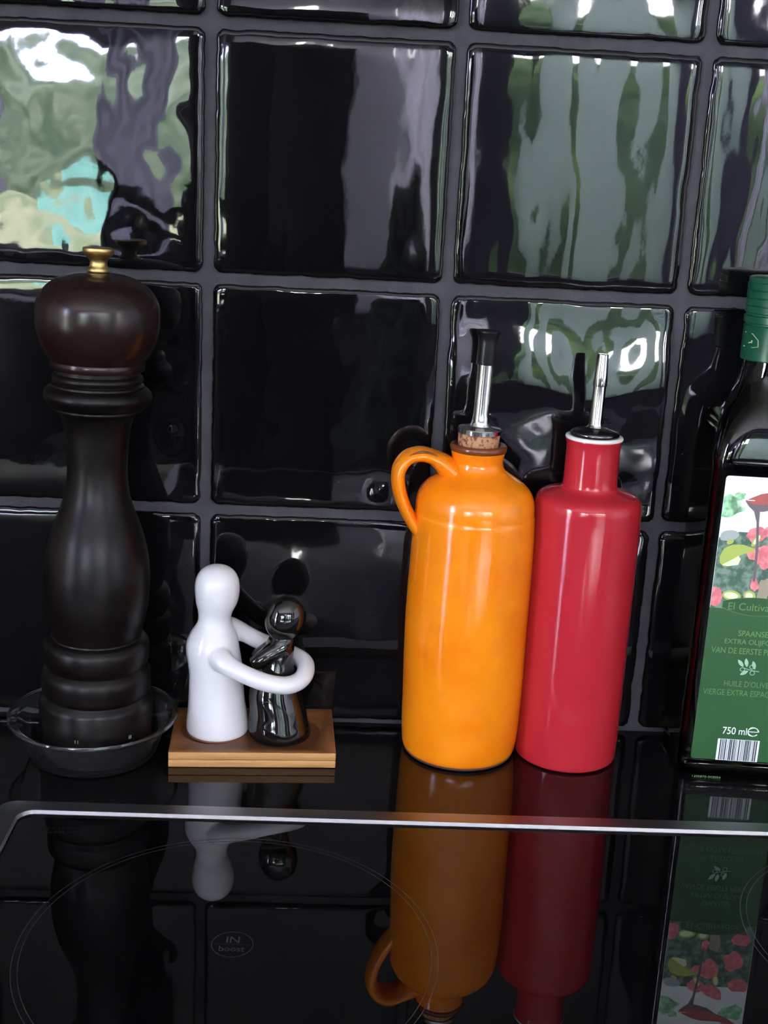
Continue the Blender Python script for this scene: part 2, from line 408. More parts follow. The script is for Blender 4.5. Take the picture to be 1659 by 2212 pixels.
g = obj('hedge', lumpy('hedge', 160, 40, hedge_fn), M_hedge); tag(g, 'long green garden hedge beyond the lawn, mirrored in the black tiles', 'hedge'); g['kind'] = 'stuff'

# ================================================================ furniture mirrored in the tiles, some of it made up
t = thing('stand_in_cabinet', 'made-up tall black cabinet in place of the dark person behind the camera', 'cabinet', (-0.12, YB + .28, FLOOR))  # made up: gives the black reflection of a person at the camera
obj('carcass', boxes('carcass', [(-.24, .22, -.2, .18, 0.08, 1.72)], 0.004), M_cabinet, t)
obj('plinth', boxes('plinth', [(-.22, .20, -.18, .14, 0, 0.08)]), M_cabinet, t)
for s in (-1, 1):
    d = obj('door', boxes('door', [(-.235 if s < 0 else -.008, -.012 if s < 0 else .215, .181, .2, 0.09, 1.71)], 0.003), M_cabinet, t)
    obj('handle', boxes('handle', [(-.035 if s < 0 else .012, -.027 if s < 0 else .02, .201, .225, .8, 1.0)]), M_cabinet, d)
t = thing('added_sideboard', 'long low black unit added under the window to darken the lower tile reflections', 'added_sideboard', (-0.86, YB + .28, FLOOR))  # added so the lower tiles mirror something black
obj('carcass', boxes('carcass', [(-.62, .48, -.25, .2, 0.06, 0.87)], 0.004), M_cabinet, t)
obj('plinth', boxes('plinth', [(-.5, .44, -.2, .16, 0, 0.06)]), M_cabinet, t)
for k in range(3):
    x = -.54 + k * .338
    obj('door', boxes('door', [(x, x + .33, .201, .22, 0.08, 0.85)], 0.003), M_cabinet, t)

def curtain(name, x0, x1, y, z0, z1, amp, folds, m, lab, group=None):
    nx, nz = 60, 8; V, F = [], []
    for side in (0,):
        for j in range(nz + 1):
            for i in range(nx + 1):
                u, v = i / nx, j / nz
                V.append((x0 + (x1 - x0) * u, y + side * 0.004 + amp * math.sin(u * folds * 2 * math.pi) * (0.6 + 0.4 * (1 - v)), z0 + (z1 - z0) * v))
    for j in range(nz):
        for i in range(nx):
            a = j * (nx + 1) + i; F.append((a, a + nx + 1, a + nx + 2, a + 1))
    return tag(obj(name, mesh(name, V, F, 180), m), lab, 'curtain', group)
curtain('curtain', -0.79, -0.58, YB + .10, -0.05, 1.5, 0.012, 2, M_dimlilac, 'dim grey-lilac curtain strip before the lawn window behind the camera')
curtain('curtain', 0.27, 0.43, YB + .10, -0.05, 1.5, 0.012, 2, M_curtain, 'narrow bright lilac curtain left of the window post behind the camera')
curtain('curtain', 1.44, 1.56, YB + .10, -0.05, 1.5, 0.012, 2, M_curtain, 'lilac curtain strip at the right end of the blinds behind the camera')
tag(obj('curtain_rail', boxes('curtain_rail', [(-0.9, 2.0, YB + .002, YB + .13, 1.5, 1.53)]), M_frame), 'long rail carrying the lilac curtains on the far wall', 'rail')
tag(obj('roller_blind', boxes('roller_blind', [(-0.37, 0.27, YB + .03, YB + .034, -0.12, 1.29)]), M_dimblind), 'dim grey roller blind drawn behind the tall cabinet', 'blind')
t = thing('vertical_blind', 'grey-green vertical blind half open in front of the garden window', 'blind', (0, YB + .06, 0))
obj('head_rail', boxes('head_rail', [(0.58, 2.0, -.05, .02, 1.28, 1.33)]), M_frame, t)
for x0, w in ((0.68, .11), (0.87, .16), (1.12, .16), (1.60, .12), (1.80, .12)):
    obj('slat', boxes('slat', [(x0, x0 + w, -.003, .003, -0.10, 1.28)]), M_blind, t)
t = thing('table_lamp', 'small lamp with glowing shade standing on the tall cabinet', 'lamp', (-0.03, YB + .25, FLOOR + 1.72))
obj('foot', lathe('foot', [(0, 0), (.03, 0), (.03, .006), (.005, .01), (.004, .04), (0, .04)], 32), M_cabinet, t)
obj('lamp_shade', lathe('lamp_shade', [(0, .04), (.022, .04), (.022, .12), (0, .12)], 32), M_lampshade, t)
def chair(loc, lab):
    t = thing('dining_chair', lab, 'chair', loc)
    obj('seat', boxes('seat', [(-.2, .2, -.2, .2, .44, .48)], .008), M_cabinet, t)
    for sx in (-.17, .17):
        obj('leg', boxes('leg', [(sx - .02, sx + .02, .15, .19, 0, .44)]), M_cabinet, t)
        obj('leg', boxes('leg', [(sx - .02, sx + .02, -.19, -.15, 0, 1.22)]), M_cabinet, t)
    for k in range(6): obj('slat', boxes('slat', [(-.15, .15, -.18, -.165, .56 + k * .11, .63 + k * .11)]), M_cabinet, t)
    return t
chair((-0.50, YB + .82, FLOOR), 'black ladder-back chair in front of the lawn window behind the camera')
pl = thing('potted_conifer', 'dark clipped cone shrub in a black pot behind the camera', 'potted plant', (0.29, -2.95, FLOOR))
obj('pot', lathe('pot', [(0, 0), (.12, 0), (.15, .34), (.16, .36), (.14, .36), (.13, .30), (0, .30)], 32), M_cabinet, pl)
obj('foliage', lumpy('foliage', 48, 30, lambda u, v: ((.17 * (1 - v) ** .8 * (1 + .35 * noise.noise(Vector((math.cos(6.2832 * u) * 3, math.sin(6.2832 * u) * 3, v * 9))))) * math.cos(6.2832 * u),
    (.17 * (1 - v) ** .8 * (1 + .35 * noise.noise(Vector((math.cos(6.2832 * u) * 3, math.sin(6.2832 * u) * 3, v * 9))))) * math.sin(6.2832 * u), .45 + .85 * v)), M_darkfol, pl)
obj('stem', lathe('stem', [(0, .29), (.02, .29), (.015, .6), (0, .6)], 12), M_cabinet, pl)
t = thing('dining_table', 'polished dark dining table behind the camera', 'table', (1.15, -1.9, FLOOR))
obj('table_top', boxes('table_top', [(-.7, .8, -.45, .45, .71, .74)], .004), M_table, t)
for sx in (-.64, .74):
    for sy in (-.4, .4): obj('leg', boxes('leg', [(sx - .03, sx + .03, sy - .03, sy + .03, 0, .71)]), M_cabinet, t)

# ================================================================ worktop and hob
CT = 0.0
HX0, HX1, HY0, HY1 = -0.0955, 0.512, -0.640, -0.1175   # hob outer frame
ct = tag(obj('worktop', boxes('worktop', [(XL + .002, HX0 + .01, -.66, -.0001, -.03, CT), (HX1 - .01, XR - .002, -.66, -.0001, -.03, CT),
    (HX0 + .01, HX1 - .01, HY1 - .01, -.0001, -.03, CT), (HX0 + .01, HX1 - .01, -.66, HY0 + .01, -.03, CT)]), M_stone),
    'polished black stone worktop running along the foot of the tiles', 'worktop')
bc = thing('base_cabinet', 'dark base cabinets carrying the black worktop', 'cabinet', (0, 0, FLOOR))
obj('carcass', boxes('carcass', [(XL + .01, XR - .01, -.60, -.01, .1, .83)]), M_cabinet, bc)
obj('plinth', boxes('plinth', [(XL + .01, XR - .01, -.54, -.02, 0, .1)]), M_cabinet, bc)
for k in range(7):
    x = XL + .02 + k * .665
    d = obj('door', boxes('door', [(x, x + .655, -.62, -.601, .11, .82)], .002), M_cabinet, bc)
    obj('handle', boxes('handle', [(x + .25, x + .40, -.64, -.621, .75, .76)]), M_steel, d)

HZ = 0.004  # top of the glass
hob = thing('induction_hob', 'black glass induction hob with silver steel frame, in front of the bottles', 'hob', (-.079, -.1305, 0), (0, 0, -0.0065))
# local frame origin = inner back-left corner of the frame
IW, ID = 0.575, 0.495
def rrect(x0, x1, y0, y1, r, n=8):
    out = []
    for cx, cy, a0 in ((x1 - r, y1 - r, 0), (x0 + r, y1 - r, 90), (x0 + r, y0 + r, 180), (x1 - r, y0 + r, 270)):
        for k in range(n + 1):
            a = math.radians(a0 + 90 * k / n); out.append((cx + r * math.cos(a), cy + r * math.sin(a)))
    return out
def ring_strip(name, loops, close=False):
    V, F = [], []; n = len(loops[0][0])
    for lp, z in loops:
        for q in lp: V.append((q[0], q[1], z))
    K = len(loops)
    for i in range(K if close else K - 1):
        for k in range(n):
            a, b = i * n + k, i * n + (k + 1) % n; c, d = ((i + 1) % K) * n + (k + 1) % n, ((i + 1) % K) * n + k
            F.append((a, b, c, d))
    me = mesh(name, V, F)
    bm = bmesh.new(); bm.from_mesh(me); bmesh.ops.recalc_face_normals(bm, faces=bm.faces[:]); bm.to_mesh(me); bm.free()
    me.polygons.foreach_set('use_smooth', [True] * len(me.polygons)); me.set_sharp_from_angle(angle=math.radians(25))
    return me
R0 = lambda d, r: rrect(-d, IW + d, -ID - d, d, r)
obj('steel_frame', ring_strip('steel_frame', [(R0(.0152, .010), 0.0004), (R0(.0148, .010), 0.0026), (R0(.0138, .0095), 0.0042), (R0(.0040, .0085), 0.0060),
    (R0(.0014, .0085), 0.0060), (R0(.0006, .008), 0.0043), (R0(.0006, .008), 0.0004)], True), M_steel, hob)
V = [(x, y, z) for z in (-.002, HZ) for x, y in R0(-.0002, .0078)]; n = len(V) // 2
F = [tuple(range(n - 1, -1, -1)), tuple(range(n, 2 * n))] + [(k, (k + 1) % n, n + (k + 1) % n, n + k) for k in range(n)]
glass = obj('glass_top', mesh('glass_top', V, F), M_hobglass, hob)
def annulus(name, cx, cy, r, w, m, parent, z=HZ + 0.00004, seg=128, sy=1.0):
    V, F = [], []
    for k in range(seg):
        a = 2 * math.pi * k / seg
        for rr in (r - w / 2, r + w / 2): V.append((cx + rr * math.cos(a), cy + sy * rr * math.sin(a), z))
    for k in range(seg): a = 2 * k; b = 2 * ((k + 1) % seg); F.append((a, a + 1, b + 1, b))
    return obj(name, mesh(name, V, F), m, parent)
def tohob(x, y):
    dx, dy = x + .079, y + .1305; c, s = math.cos(.0065), math.sin(.0065); return dx * c - dy * s, dx * s + dy * c
c1 = tohob(.0368, -.2392); c2 = tohob(.346, -.2216)
for cc, rr in ((c1, .0907), (c2, .0748)):
    annulus('zone_ring', cc[0], cc[1], rr, .00035, M_print, glass)
    annulus('zone_ring', cc[0], cc[1], rr - .0028, .00035, M_print, glass)
for cc, rr in (((.13, -.385), .072), ((.42, -.385), .09)):
    annulus('zone_ring', cc[0], cc[1], rr, .00035, M_print, glass)
ci = tohob(.038, -.2365)
annulus('boost_mark', ci[0], ci[1], .0090, .00032, M_print, glass, seg=64)
obj('boost_bar', mesh('boost_bar', [(ci[0] - .0078, ci[1] - .00013, HZ + .00004), (ci[0] + .0078, ci[1] - .00013, HZ + .00004), (ci[0] + .0078, ci[1] + .00013, HZ + .00004), (ci[0] - .0078, ci[1] + .00013, HZ + .00004)], [(0, 1, 2, 3)]), M_print2, glass)
obj('lettering', text_mesh('lettering', 'IN', ci[0] - .0028, ci[0] + .0029, ci[1] + .0010, ci[1] + .0056, HZ + .00004, 'flat'), M_print, glass)
obj('lettering', text_mesh('lettering', 'boost', ci[0] - .0055, ci[0] + .0055, ci[1] - .0050, ci[1] - .0013, HZ + .00004, 'flat'), M_print, glass)
t0 = tohob(-.057, -.1435)
obj('lettering', text_mesh('lettering', 'SCHOTT', t0[0] - .006, t0[0] + .012, t0[1] - .0008, t0[1] + .0016, HZ + .00004, 'flat'), M_print2, glass)
obj('lettering', text_mesh('lettering', 'CERAN', t0[0] - .006, t0[0] + .012, t0[1] - .0046, t0[1] - .0022, HZ + .00004, 'flat'), M_print2, glass)

# ================================================================ pepper mill in its clear saucer
sx, sy = -.0578, -.0486
sau = thing('saucer', 'clear plastic dish under the dark pepper mill', 'dish', (sx, sy, 0))
prof = [(0.0, 0.0003), (.0345, .0003), (.0360, .0012), (.0405, .0150), (.0432, .0205), (.0440, .0212), (.0474, .0222), (.0476, .0236), (.0470, .0246), (.0462, .0240),
        (.0440, .0232), (.0424, .0222), (.0397, .0158), (.0354, .0025), (.0340, .0014), (0.0, .0014)]
obj('dish_wall', lathe('dish_wall', prof, 128, 50), M_plastic, sau)
obj('rim_bead', lathe('rim_bead', [(.0477, .0232), (.04815, .0236), (.04815, .0243), (.0477, .0248), (.0471, .0247), (.0471, .0236), (.0477, .0232)], 128, 180), M_plastic, sau)
mill = thing('pepper_mill', 'tall turned dark wood pepper mill with round head and brass knob', 'pepper mill', (-.0568, -.0475, 0.0026), (0, math.radians(0.95), 0))
low = [(.0, .0), (.0312, .0), (.0318, .0008), (.0320, .0150), (.0318, .0300), (.0312, .0325), (.0298, .0340), (.0292, .0352), (.0296, .0362)]
low += [tuple(v)[:2] for v in cr([(.0302, .0372, 0), (.0305, .0405, 0), (.0306, .0455, 0), (.0302, .0485, 0), (.0292, .0505, 0)], 4)]
low += [(.0278, .0522), (.0280, .0532), (.0288, .0545)]
low += [tuple(v)[:2] for v in cr([(.0292, .0560, 0), (.0296, .0590, 0), (.0296, .0635, 0), (.0290, .0660, 0), (.0275, .0682, 0)], 4)]
low += [(.0250, .0692), (.0248, .0700), (.0254, .0712)]
low += [tuple(v)[:2] for v in cr([(.0256, .0745, 0), (.0277, .0834, 0), (.0289, .0926, 0), (.0289, .1104, 0), (.0257, .128, 0), (.0194, .1453, 0), (.0172, .154, 0), (.0162, .1632, 0), (.0162, .171, 0), (.0173, .1865, 0), (.0195, .1950, 0), (.0218, .1976, 0)], 7)]
low += [(.0236, .1984), (.0240, .1992), (.0238, .2000), (.0256, .2008)]
low += [tuple(v)[:2] for v in cr([(.0268, .2022, 0), (.0284, .2050, 0), (.0286, .2072, 0), (.0276, .2096, 0), (.0254, .2112, 0)], 4)]
low += [(.0247, .2116), (.0246, .2126), (.0237, .2131), (.0233, .2138), (.0237, .2146), (.0240, .2158), (.0237, .2170), (.0230, .2178), (.0224, .2184), (.0223, .2206), (0, .2206)]
obj('body', lathe('body', low, 128, 35), M_wood, mill)
hd = [(0, .2207), (.0244, .2207), (.0249, .2214), (.0250, .2240), (.0247, .2250), (.0250, .2254)]
hd += [tuple(v)[:2] for v in cr([(.0256, .2262, 0), (.0282, .2300, 0), (.0302, .2345, 0), (.0322, .2417, 0), (.0327, .2490, 0), (.0318, .2560, 0), (.0282, .2622, 0), (.0228, .2668, 0), (.0150, .2700, 0), (.0070, .2712, 0), (0, .2714, 0)], 6)]
obj('head', lathe('head', hd, 128, 40), M_woodhead, mill)
kn = [(0, .2708), (.0046, .2708), (.0055, .2714), (.0058, .2722), (.0057, .2732), (.0050, .2740), (.0046, .2750), (.0044, .2766), (.0048, .2780), (.0060, .2792), (.0072, .2804), (.0080, .2816), (.0082, .2832), (.0080, .2838), (.0074, .2841), (.0030, .2836), (0, .2836)]
obj('knob', lathe('knob', kn, 64, 40), M_brass, mill)
for dx, w in ((-.0008, .0005), (.0008, .0005), (.0262, .0018)):
    a = math.asin(dx / .0322); 
    me = boxes('pale_mark', [(-w / 2, w / 2, -.0001, .0001, -.001, .001)])  # small pale marks on the mill base
    obj('pale_mark', me, M_lgrey, mill, (.03215 * math.sin(a - .15), -.03215 * math.cos(a - .15), .0175), (0, 0, a - .15))

# ================================================================ bamboo board with the hugging shakers
BT = 0.0095
brd = thing('bamboo_board', 'small bamboo board under the white and black hugging figures', 'board', (-.0126, -.0668, 0), (0, 0, math.radians(2.7)))
BW, BD = .0952, .0610
upper = boxes('upper_layer', [(0, BW, 0, BD, .0049, BT)], .0005, 2)
def cutter(x, y, r):
    return lathe('cut', [(0, BT - .0012), (r, BT - .0012), (r, BT + .01), (0, BT + .01)], 64)
uo = obj('upper_layer', upper)
cuts = []
for (x, y, r) in ((.0245, .0305, .0198), (.0650, .0285, .0222)):
    c_ = obj('cut', cutter(0, 0, r), None, None, (x, y, 0)); cuts.append(c_)
    md = uo.modifiers.new('b', 'BOOLEAN'); md.operation = 'DIFFERENCE'; md.solver = 'EXACT'; md.object = c_
bpy.context.view_layer.update(); dg = bpy.context.evaluated_depsgraph_get()
up2 = bpy.data.meshes.new_from_object(uo.evaluated_get(dg), depsgraph=dg); up2.name = 'upper_layer'
for o_ in cuts + [uo]: bpy.data.objects.remove(o_)
up = obj('upper_layer', up2, M_bamboo_t, brd); up2.materials.append(M_bamboo_f); up2.materials.append(M_bamboo_r)
for f in up2.polygons:
    f.material_index = 1 if f.normal.z < 0.6 and min(abs(f.center.x), abs(f.center.x - BW), abs(f.center.y), abs(f.center.y - BD)) < .0015 else (2 if f.center.z < BT - .001 and f.normal.z > .9 else 0)
lo = obj('lower_layer', boxes('lower_layer', [(0, BW, 0, BD, 0.0002, .0047)], .0005, 2), M_bamboo_f, brd)

# white figure
FZ = BT - .00108
def soff(tab):
    def f(z):
        for (za, xa), (zb, xb) in zip(tab, tab[1:]):
            if za <= z <= zb:
                t = (z - za) / (zb - za); t = t * t * (3 - 2 * t); return (xa + (xb - xa) * t, 0)
        return (tab[0][1], 0) if z < tab[0][0] else (tab[-1][1], 0)
    return f
wf = thing('white_shaker', 'white porcelain figure hugging the black figure on the bamboo board', 'salt shaker', (.0122, -.035, FZ))
wp = [(0, 0.0004), (.0160, .0004), (.0176, .0010)] + [tuple(v)[:2] for v in cr([(.0184, .0030, 0), (.0180, .0080, 0), (.0171, .0150, 0), (.0162, .0250, 0), (.0158, .0340, 0), (.0157, .0420, 0), (.0157, .0490, 0), (.0151, .0560, 0), (.0130, .0625, 0), (.0104, .0672, 0), (.0094, .0710, 0), (.0100, .0755, 0), (.0118, .0805, 0), (.0128, .0870, 0), (.0128, .0912, 0), (.0121, .0952, 0), (.0102, .0988, 0), (.0072, .1014, 0), (.0035, .1028, 0), (0, .1032, 0)], 6)]
wb = lathe('b', wp, 64, 180, soff([(0, 0), (.035, -.0012), (.056, -.0036), (.070, -.0026), (.085, -.0014), (.103, -.0014)]))
arm = cr([(0.000, -.0085, .0520), (.0035, -.0150, .0505), (.0105, -.0195, .0478), (.0205, -.0222, .0442), (.0300, -.0226, .0412), (.0400, -.0212, .0395), (.0472, -.0165, .0402), (.0508, -.0090, .0425), (.0500, .0020, .0444), (.0432, .0100, .0456), (.0325, .0138, .0484), (.0220, .0138, .0528), (.0130, .0108, .0585), (.0060, .0070, .0625), (.001, .003, .064)], 6)
wa = sweep('a', arm, lambda t: ((.0052 + .0026 * max(0, .16 - min(t, 1 - t)) / .16,) * 2 + (None,)), 24)
body = evaluated([wb, wa], [('REMESH', dict(mode='VOXEL', voxel_size=0.0006, use_smooth_shade=True)), ('SMOOTH', dict(factor=0.5, iterations=14))], 'glazed_body')
obj('glazed_body', body, M_porcelain, wf)
obj('bare_foot', lathe('bare_foot', [(0, 0), (.0172, 0), (.0181, .0006), (.0181, .0014), (0, .0014)], 64), M_barefoot, wf)
for k in range(3):
    a = 2.1 * k + .6
    obj('shaker_hole', lathe('shaker_hole', [(0, -.0006), (.0005, -.0006), (.0005, .00025), (0, .00025)], 16), M_barefoot, wf, (-.0014 + .0028 * math.cos(a), .0028 * math.sin(a), .1023))

# black figure
bf = thing('black_shaker', 'glossy black porcelain figure held in the white figure\'s arms', 'pepper shaker', (.0493, -.0375, FZ))
bp = [(0, .0002), (.0168, .0002), (.0182, .0010)] + [tuple(v)[:2] for v in cr([(.0184, .0040, 0), (.0180, .0080, 0), (.0168, .0150, 0), (.0156, .0240, 0), (.0140, .0320, 0), (.0118, .0400, 0), (.0098, .0470, 0), (.0086, .0530, 0), (.0082, .0570, 0), (.0078, .0610, 0), (0.004, .0640, 0), (0, .0645, 0)], 5)]
bb = lathe('b', bp, 64, 180, soff([(0, 0), (.012, -.0014), (.030, -.0040), (.045, -.0038), (.056, -.0014), (.066, .0005)]))
def ell(cx, cy, cz, rx, ry, rz, tilt=0):
    bm = bmesh.new(); bmesh.ops.create_uvsphere(bm, u_segments=40, v_segments=24, radius=1)
    bmesh.ops.transform(bm, matrix=Matrix.Translation((cx, cy, cz)) @ Matrix.Rotation(tilt, 4, 'Y') @ Matrix.Diagonal((rx, ry, rz, 1)), verts=bm.verts)
    me = bpy.data.meshes.new('e'); bm.to_mesh(me); bm.free(); return me
hh = ell(.0010, 0, .0738, .0120, .0112, .0140, .30)
bun = ell(.0135, .0030, .0625, .0036, .0034, .0038)
b1 = sweep('a', cr([(.001, -.003, .0575), (-.0070, -.0055, .0535), (-.0120, -.0070, .0500), (-.0165, -.0070, .0470)], 5), lambda t: (.0058 - .0016 * t,) * 2 + (None,), 20)
b2 = sweep('a', cr([(.001, .0005, .0575), (-.0070, .0012, .0540), (-.0120, .0018, .0505), (-.0160, .0022, .0475)], 5), lambda t: (.0054 - .0016 * t,) * 2 + (None,), 20)
body = evaluated([bb, hh, b1, b2], [('REMESH', dict(mode='VOXEL', voxel_size=0.0006, use_smooth_shade=True)), ('SMOOTH', dict(factor=0.5, iterations=10))], 'glazed_body')
obj('glazed_body', body, M_blackpor, bf)

# ================================================================ orange jug
jug = thing('oil_jug', 'orange glazed earthenware jug with loop handle and brown rim', 'jug', (.1562, -.030, 0))
jp = [(0, .0012), (.0318, .0012)] + [tuple(v)[:2] for v in cr([(.0328, .0018, 0), (.0340, .0050, 0), (.0349, .0150, 0), (.0354, .0344, 0), (.0357, .0600, 0), (.0358, .0929, 0), (.0353, .1250, 0), (.0347, .1440, 0), (.0342, .1480, 0), (.0338, .1545, 0), (.0319, .1600, 0), (.0276, .1649, 0), (.0208, .1695, 0), (.0160, .1730, 0), (.0146, .1762, 0), (.0145, .1785, 0), (.0150, .1815, 0), (.0156, .1842, 0)], 5)]
jp += [(.0156, .1843), (.0130, .1846), (.0110, .1840), (.0110, .1640), (0, .1640)]
def wobj(z): return (0.0003 * math.sin(z * 60), 0.0002 * math.cos(z * 45))
obj('body', lathe('body', jp, 96, 45, wobj), M_orange, jug)
obj('foot_ring', lathe('foot_ring', [(0, .0002), (.0310, .0002), (.0326, .0008), (.0331, .0020), (.0322, .0030), (0, .003)], 96), M_terra, jug)
obj('rim', lathe('rim', [(.0157, .1836), (.0162, .1850), (.0162, .1862), (.0156, .1872), (.0142, .1875), (.0126, .1872), (.0114, .1860), (.0112, .1836), (.0157, .1836)], 96, 180, wobj), M_browngl, jug)
hp = cr([(-.004, .001, .1630), (-.0135, .001, .1700), (-.0205, .001, .1758), (-.0270, .001, .1793), (-.0340, 0, .1806), (-.0408, 0, .1780), (-.0448, 0, .1715), (-.0448, 0, .1630), (-.0425, 0, .1545), (-.0385, 0, .1460), (-.0345, 0, .1395), (-.0300, 0, .1330)], 7)
ha = sweep('h', hp, lambda t: (.0115 - .0035 * t + .003 * max(0, .2 - t) / .2, .0043 - .0006 * t + .0045 * max(0, .26 - t) / .26, (0, 1, 0)), 28)
obj('handle', ha, M_orange, jug, (0, 0, 0), (0, 0, math.radians(4)))
pr = [p_ + Vector((0, -.0082, .0026)) for p_ in hp[16:36]]
obj('handle_edge', sweep('handle_edge', pr, lambda t: (.0009 * math.sin(math.pi * (0.05 + .9 * t)), .0007 * math.sin(math.pi * (0.05 + .9 * t)), None), 10), M_browngl, jug, (0, 0, 0), (0, 0, math.radians(4)))

def lean(o, ax, deg): o.rotation_euler = (0, math.radians(deg), 0)
po = thing('oil_pourer', 'steel oil pourer with black cap, corked into the orange jug', 'pourer', (.1556, -.030, .1868), (math.radians(0), math.radians(1.4), 0))
obj('cork', lathe('cork', [(0, -.012), (.0100, -.012), (.0116, .0020), (.0118, .0058), (.0114, .0064), (0, .0064)], 64), M_cork, po)
obj('collar', lathe('collar', [(0, .0065), (.0116, .0065), (.0122, .0070), (.0123, .0092), (.0118, .0098), (.0070, .0106), (.0055, .0112), (0, .0112)], 64, 40), M_chrome, po)
obj('spout', lathe('spout', [(0, .0108), (.0062, .0108), (.0050, .0130), (.0045, .0180), (.0045, .0520), (0, .0520)], 48, 60), M_chrome, po)
obj('cap', lathe('cap', [(0, .0455), (.0054, .0455), (.0055, .0460), (.0053, .0580), (.0056, .0605), (.0064, .0622), (.0069, .0632), (.0069, .0640), (.0064, .0644), (0, .0640)], 48, 50), M_rubber, po)

# ================================================================ red bottle
rb = thing('red_bottle', 'red glazed ceramic oil bottle with white inner rim, beside the orange jug', 'bottle', (.2208, -.0315, 0))
rp = [(0, .0004), (.0290, .0004)] + [tuple(v)[:2] for v in cr([(.0298, .0010, 0), (.0303, .0030, 0), (.0305, .0150, 0), (.0307, .0372, 0), (.0308, .0958, 0), (.0306, .1430, 0), (.0305, .1520, 0), (.0303, .1560, 0), (.0294, .1590, 0), (.0270, .1612, 0), (.0225, .1628, 0), (.0182, .1640, 0), (.0161, .1655, 0), (.0153, .1685, 0), (.0151, .1780, 0), (.0151, .1870, 0), (.0154, .1905, 0), (.0160, .1928, 0), (.0160, .1934, 0)], 5)]
rp += [(.0158, .1938)]
obj('body', lathe('body', rp + [(.0120, .1938), (.0118, .1700), (0, .1700)], 96, 45), M_red, rb)
obj('rim', lathe('rim', [(.0159, .1932), (.0163, .1940), (.0160, .1950), (.0148, .1954), (.0130, .1952), (.0122, .1944), (.0121, .1932), (.0159, .1932)], 96, 180), M_whitegl, rb)
p2 = thing('oil_pourer', 'slim bare steel oil pourer standing in the red bottle', 'pourer', (.2208, -.0315, .1955), (0, math.radians(.5), 0))
obj('stopper', lathe('stopper', [(0, -.016), (.0090, -.016), (.0112, -.001), (.0136, -.0002), (.0140, .0006), (.0132, .0018), (.0070, .0034), (0, .0036)], 64, 60), M_rubber, p2)
obj('collar', lathe('collar', [(0, .0010), (.0137, .0008), (.0138, .0014), (.0128, .0024), (.0070, .0040), (.0045, .0046), (0, .0046)], 64, 60), mat('dark_chrome', (.16, .16, .165, 1), .14, 1.0), p2)
obj('spout', lathe('spout', [(0, .0036), (.0058, .0036), (.0042, .0052), (.0037, .0070), (.0036, .0280), (0, .0280)], 48, 60), M_chrome, p2)
obj('spout_tip', lathe('spout_tip', [(0, .0279), (.0040, .0279), (.0041, .0284), (.0038, .0340), (.0032, .0440), (.0031, .0455), (.0022, .0457), (.0020, .0430), (0, .0430)], 48, 50), M_chrome, p2)

# ================================================================ green glass oil bottle
ob = thing('olive_oil_bottle', 'square dark green glass bottle with green cap and pictured green label', 'bottle', (.318, -.029, 0), (0, 0, math.radians(-4.5)))
HWB = .0325
def section(w, sq, z, seg=96):
    """sq 1 = rounded square, 0 = circle of radius w"""
    out = []
    cr_r = .0075 + (w - .0075) * (1 - sq)
    for k in range(seg):
        a = 2 * math.pi * (k + .5) / seg; dx, dy = math.cos(a), math.sin(a)
        # ray against rounded square of half width w and corner radius cr_r
        b = w - cr_r; m = max(abs(dx), abs(dy)); t = w / m
        px, py = abs(dx) * t, abs(dy) * t
        if px > b and py > b:
            B = abs(dx) * b + abs(dy) * b; t = B + math.sqrt(max(B * B - (2 * b * b - cr_r * cr_r), 0))
        out.append((dx * t, dy * t, z))
    return out
secs = [(.0275, 1, .0004), (.0305, 1, .0012), (.0322, 1, .0045), (.0325, 1, .0090), (.0320, 1, .0105), (.0321, 1, .0120), (.0321, 1, .185), (.0325, 1, .1870), (.0325, 1, .1905), (.0320, .95, .1960), (.0308, .86, .2030),
        (.0290, .7, .2100), (.0262, .5, .2165), (.0228, .3, .2215), (.0200, .12, .2260), (.0178, .03, .2320), (.0165, 0, .2390), (.0160, 0, .2460), (.0160, 0, .2500)]
V, F = [], []
for w, s, z in secs: V += section(w, s, z)
n = 96
for i in range(len(secs) - 1):
    for k in range(n): a, b = i * n + k, i * n + (k + 1) % n; F.append((a, b, b + n, a + n))
F.append(tuple(range(n - 1, -1, -1))); F.append(tuple(range((len(secs) - 1) * n, len(secs) * n)))
obj('glass_body', mesh('glass_body', V, F, 40), M_glass, ob)
cp = [(0, .2505), (.0150, .2505), (.0172, .2425), (.0180, .2418), (.0184, .2424), (.0185, .2600), (.0187, .2608), (.0178, .2612), (.0178, .2620), (.0189, .2624), (.0190, .2660), (.0180, .2664), (.0180, .2674)]
for k in range(4):
    z = .2678 + k * .0042; cp += [(.0188, z), (.0189, z + .0034), (.0184, z + .0036), (.0184, z + .0040)]
cp += [(.0186, .2852), (.0184, .2868), (.0172, .2874), (0, .2874)]
cap = obj('cap', lathe('cap', cp, 96, 30), M_cap, ob)
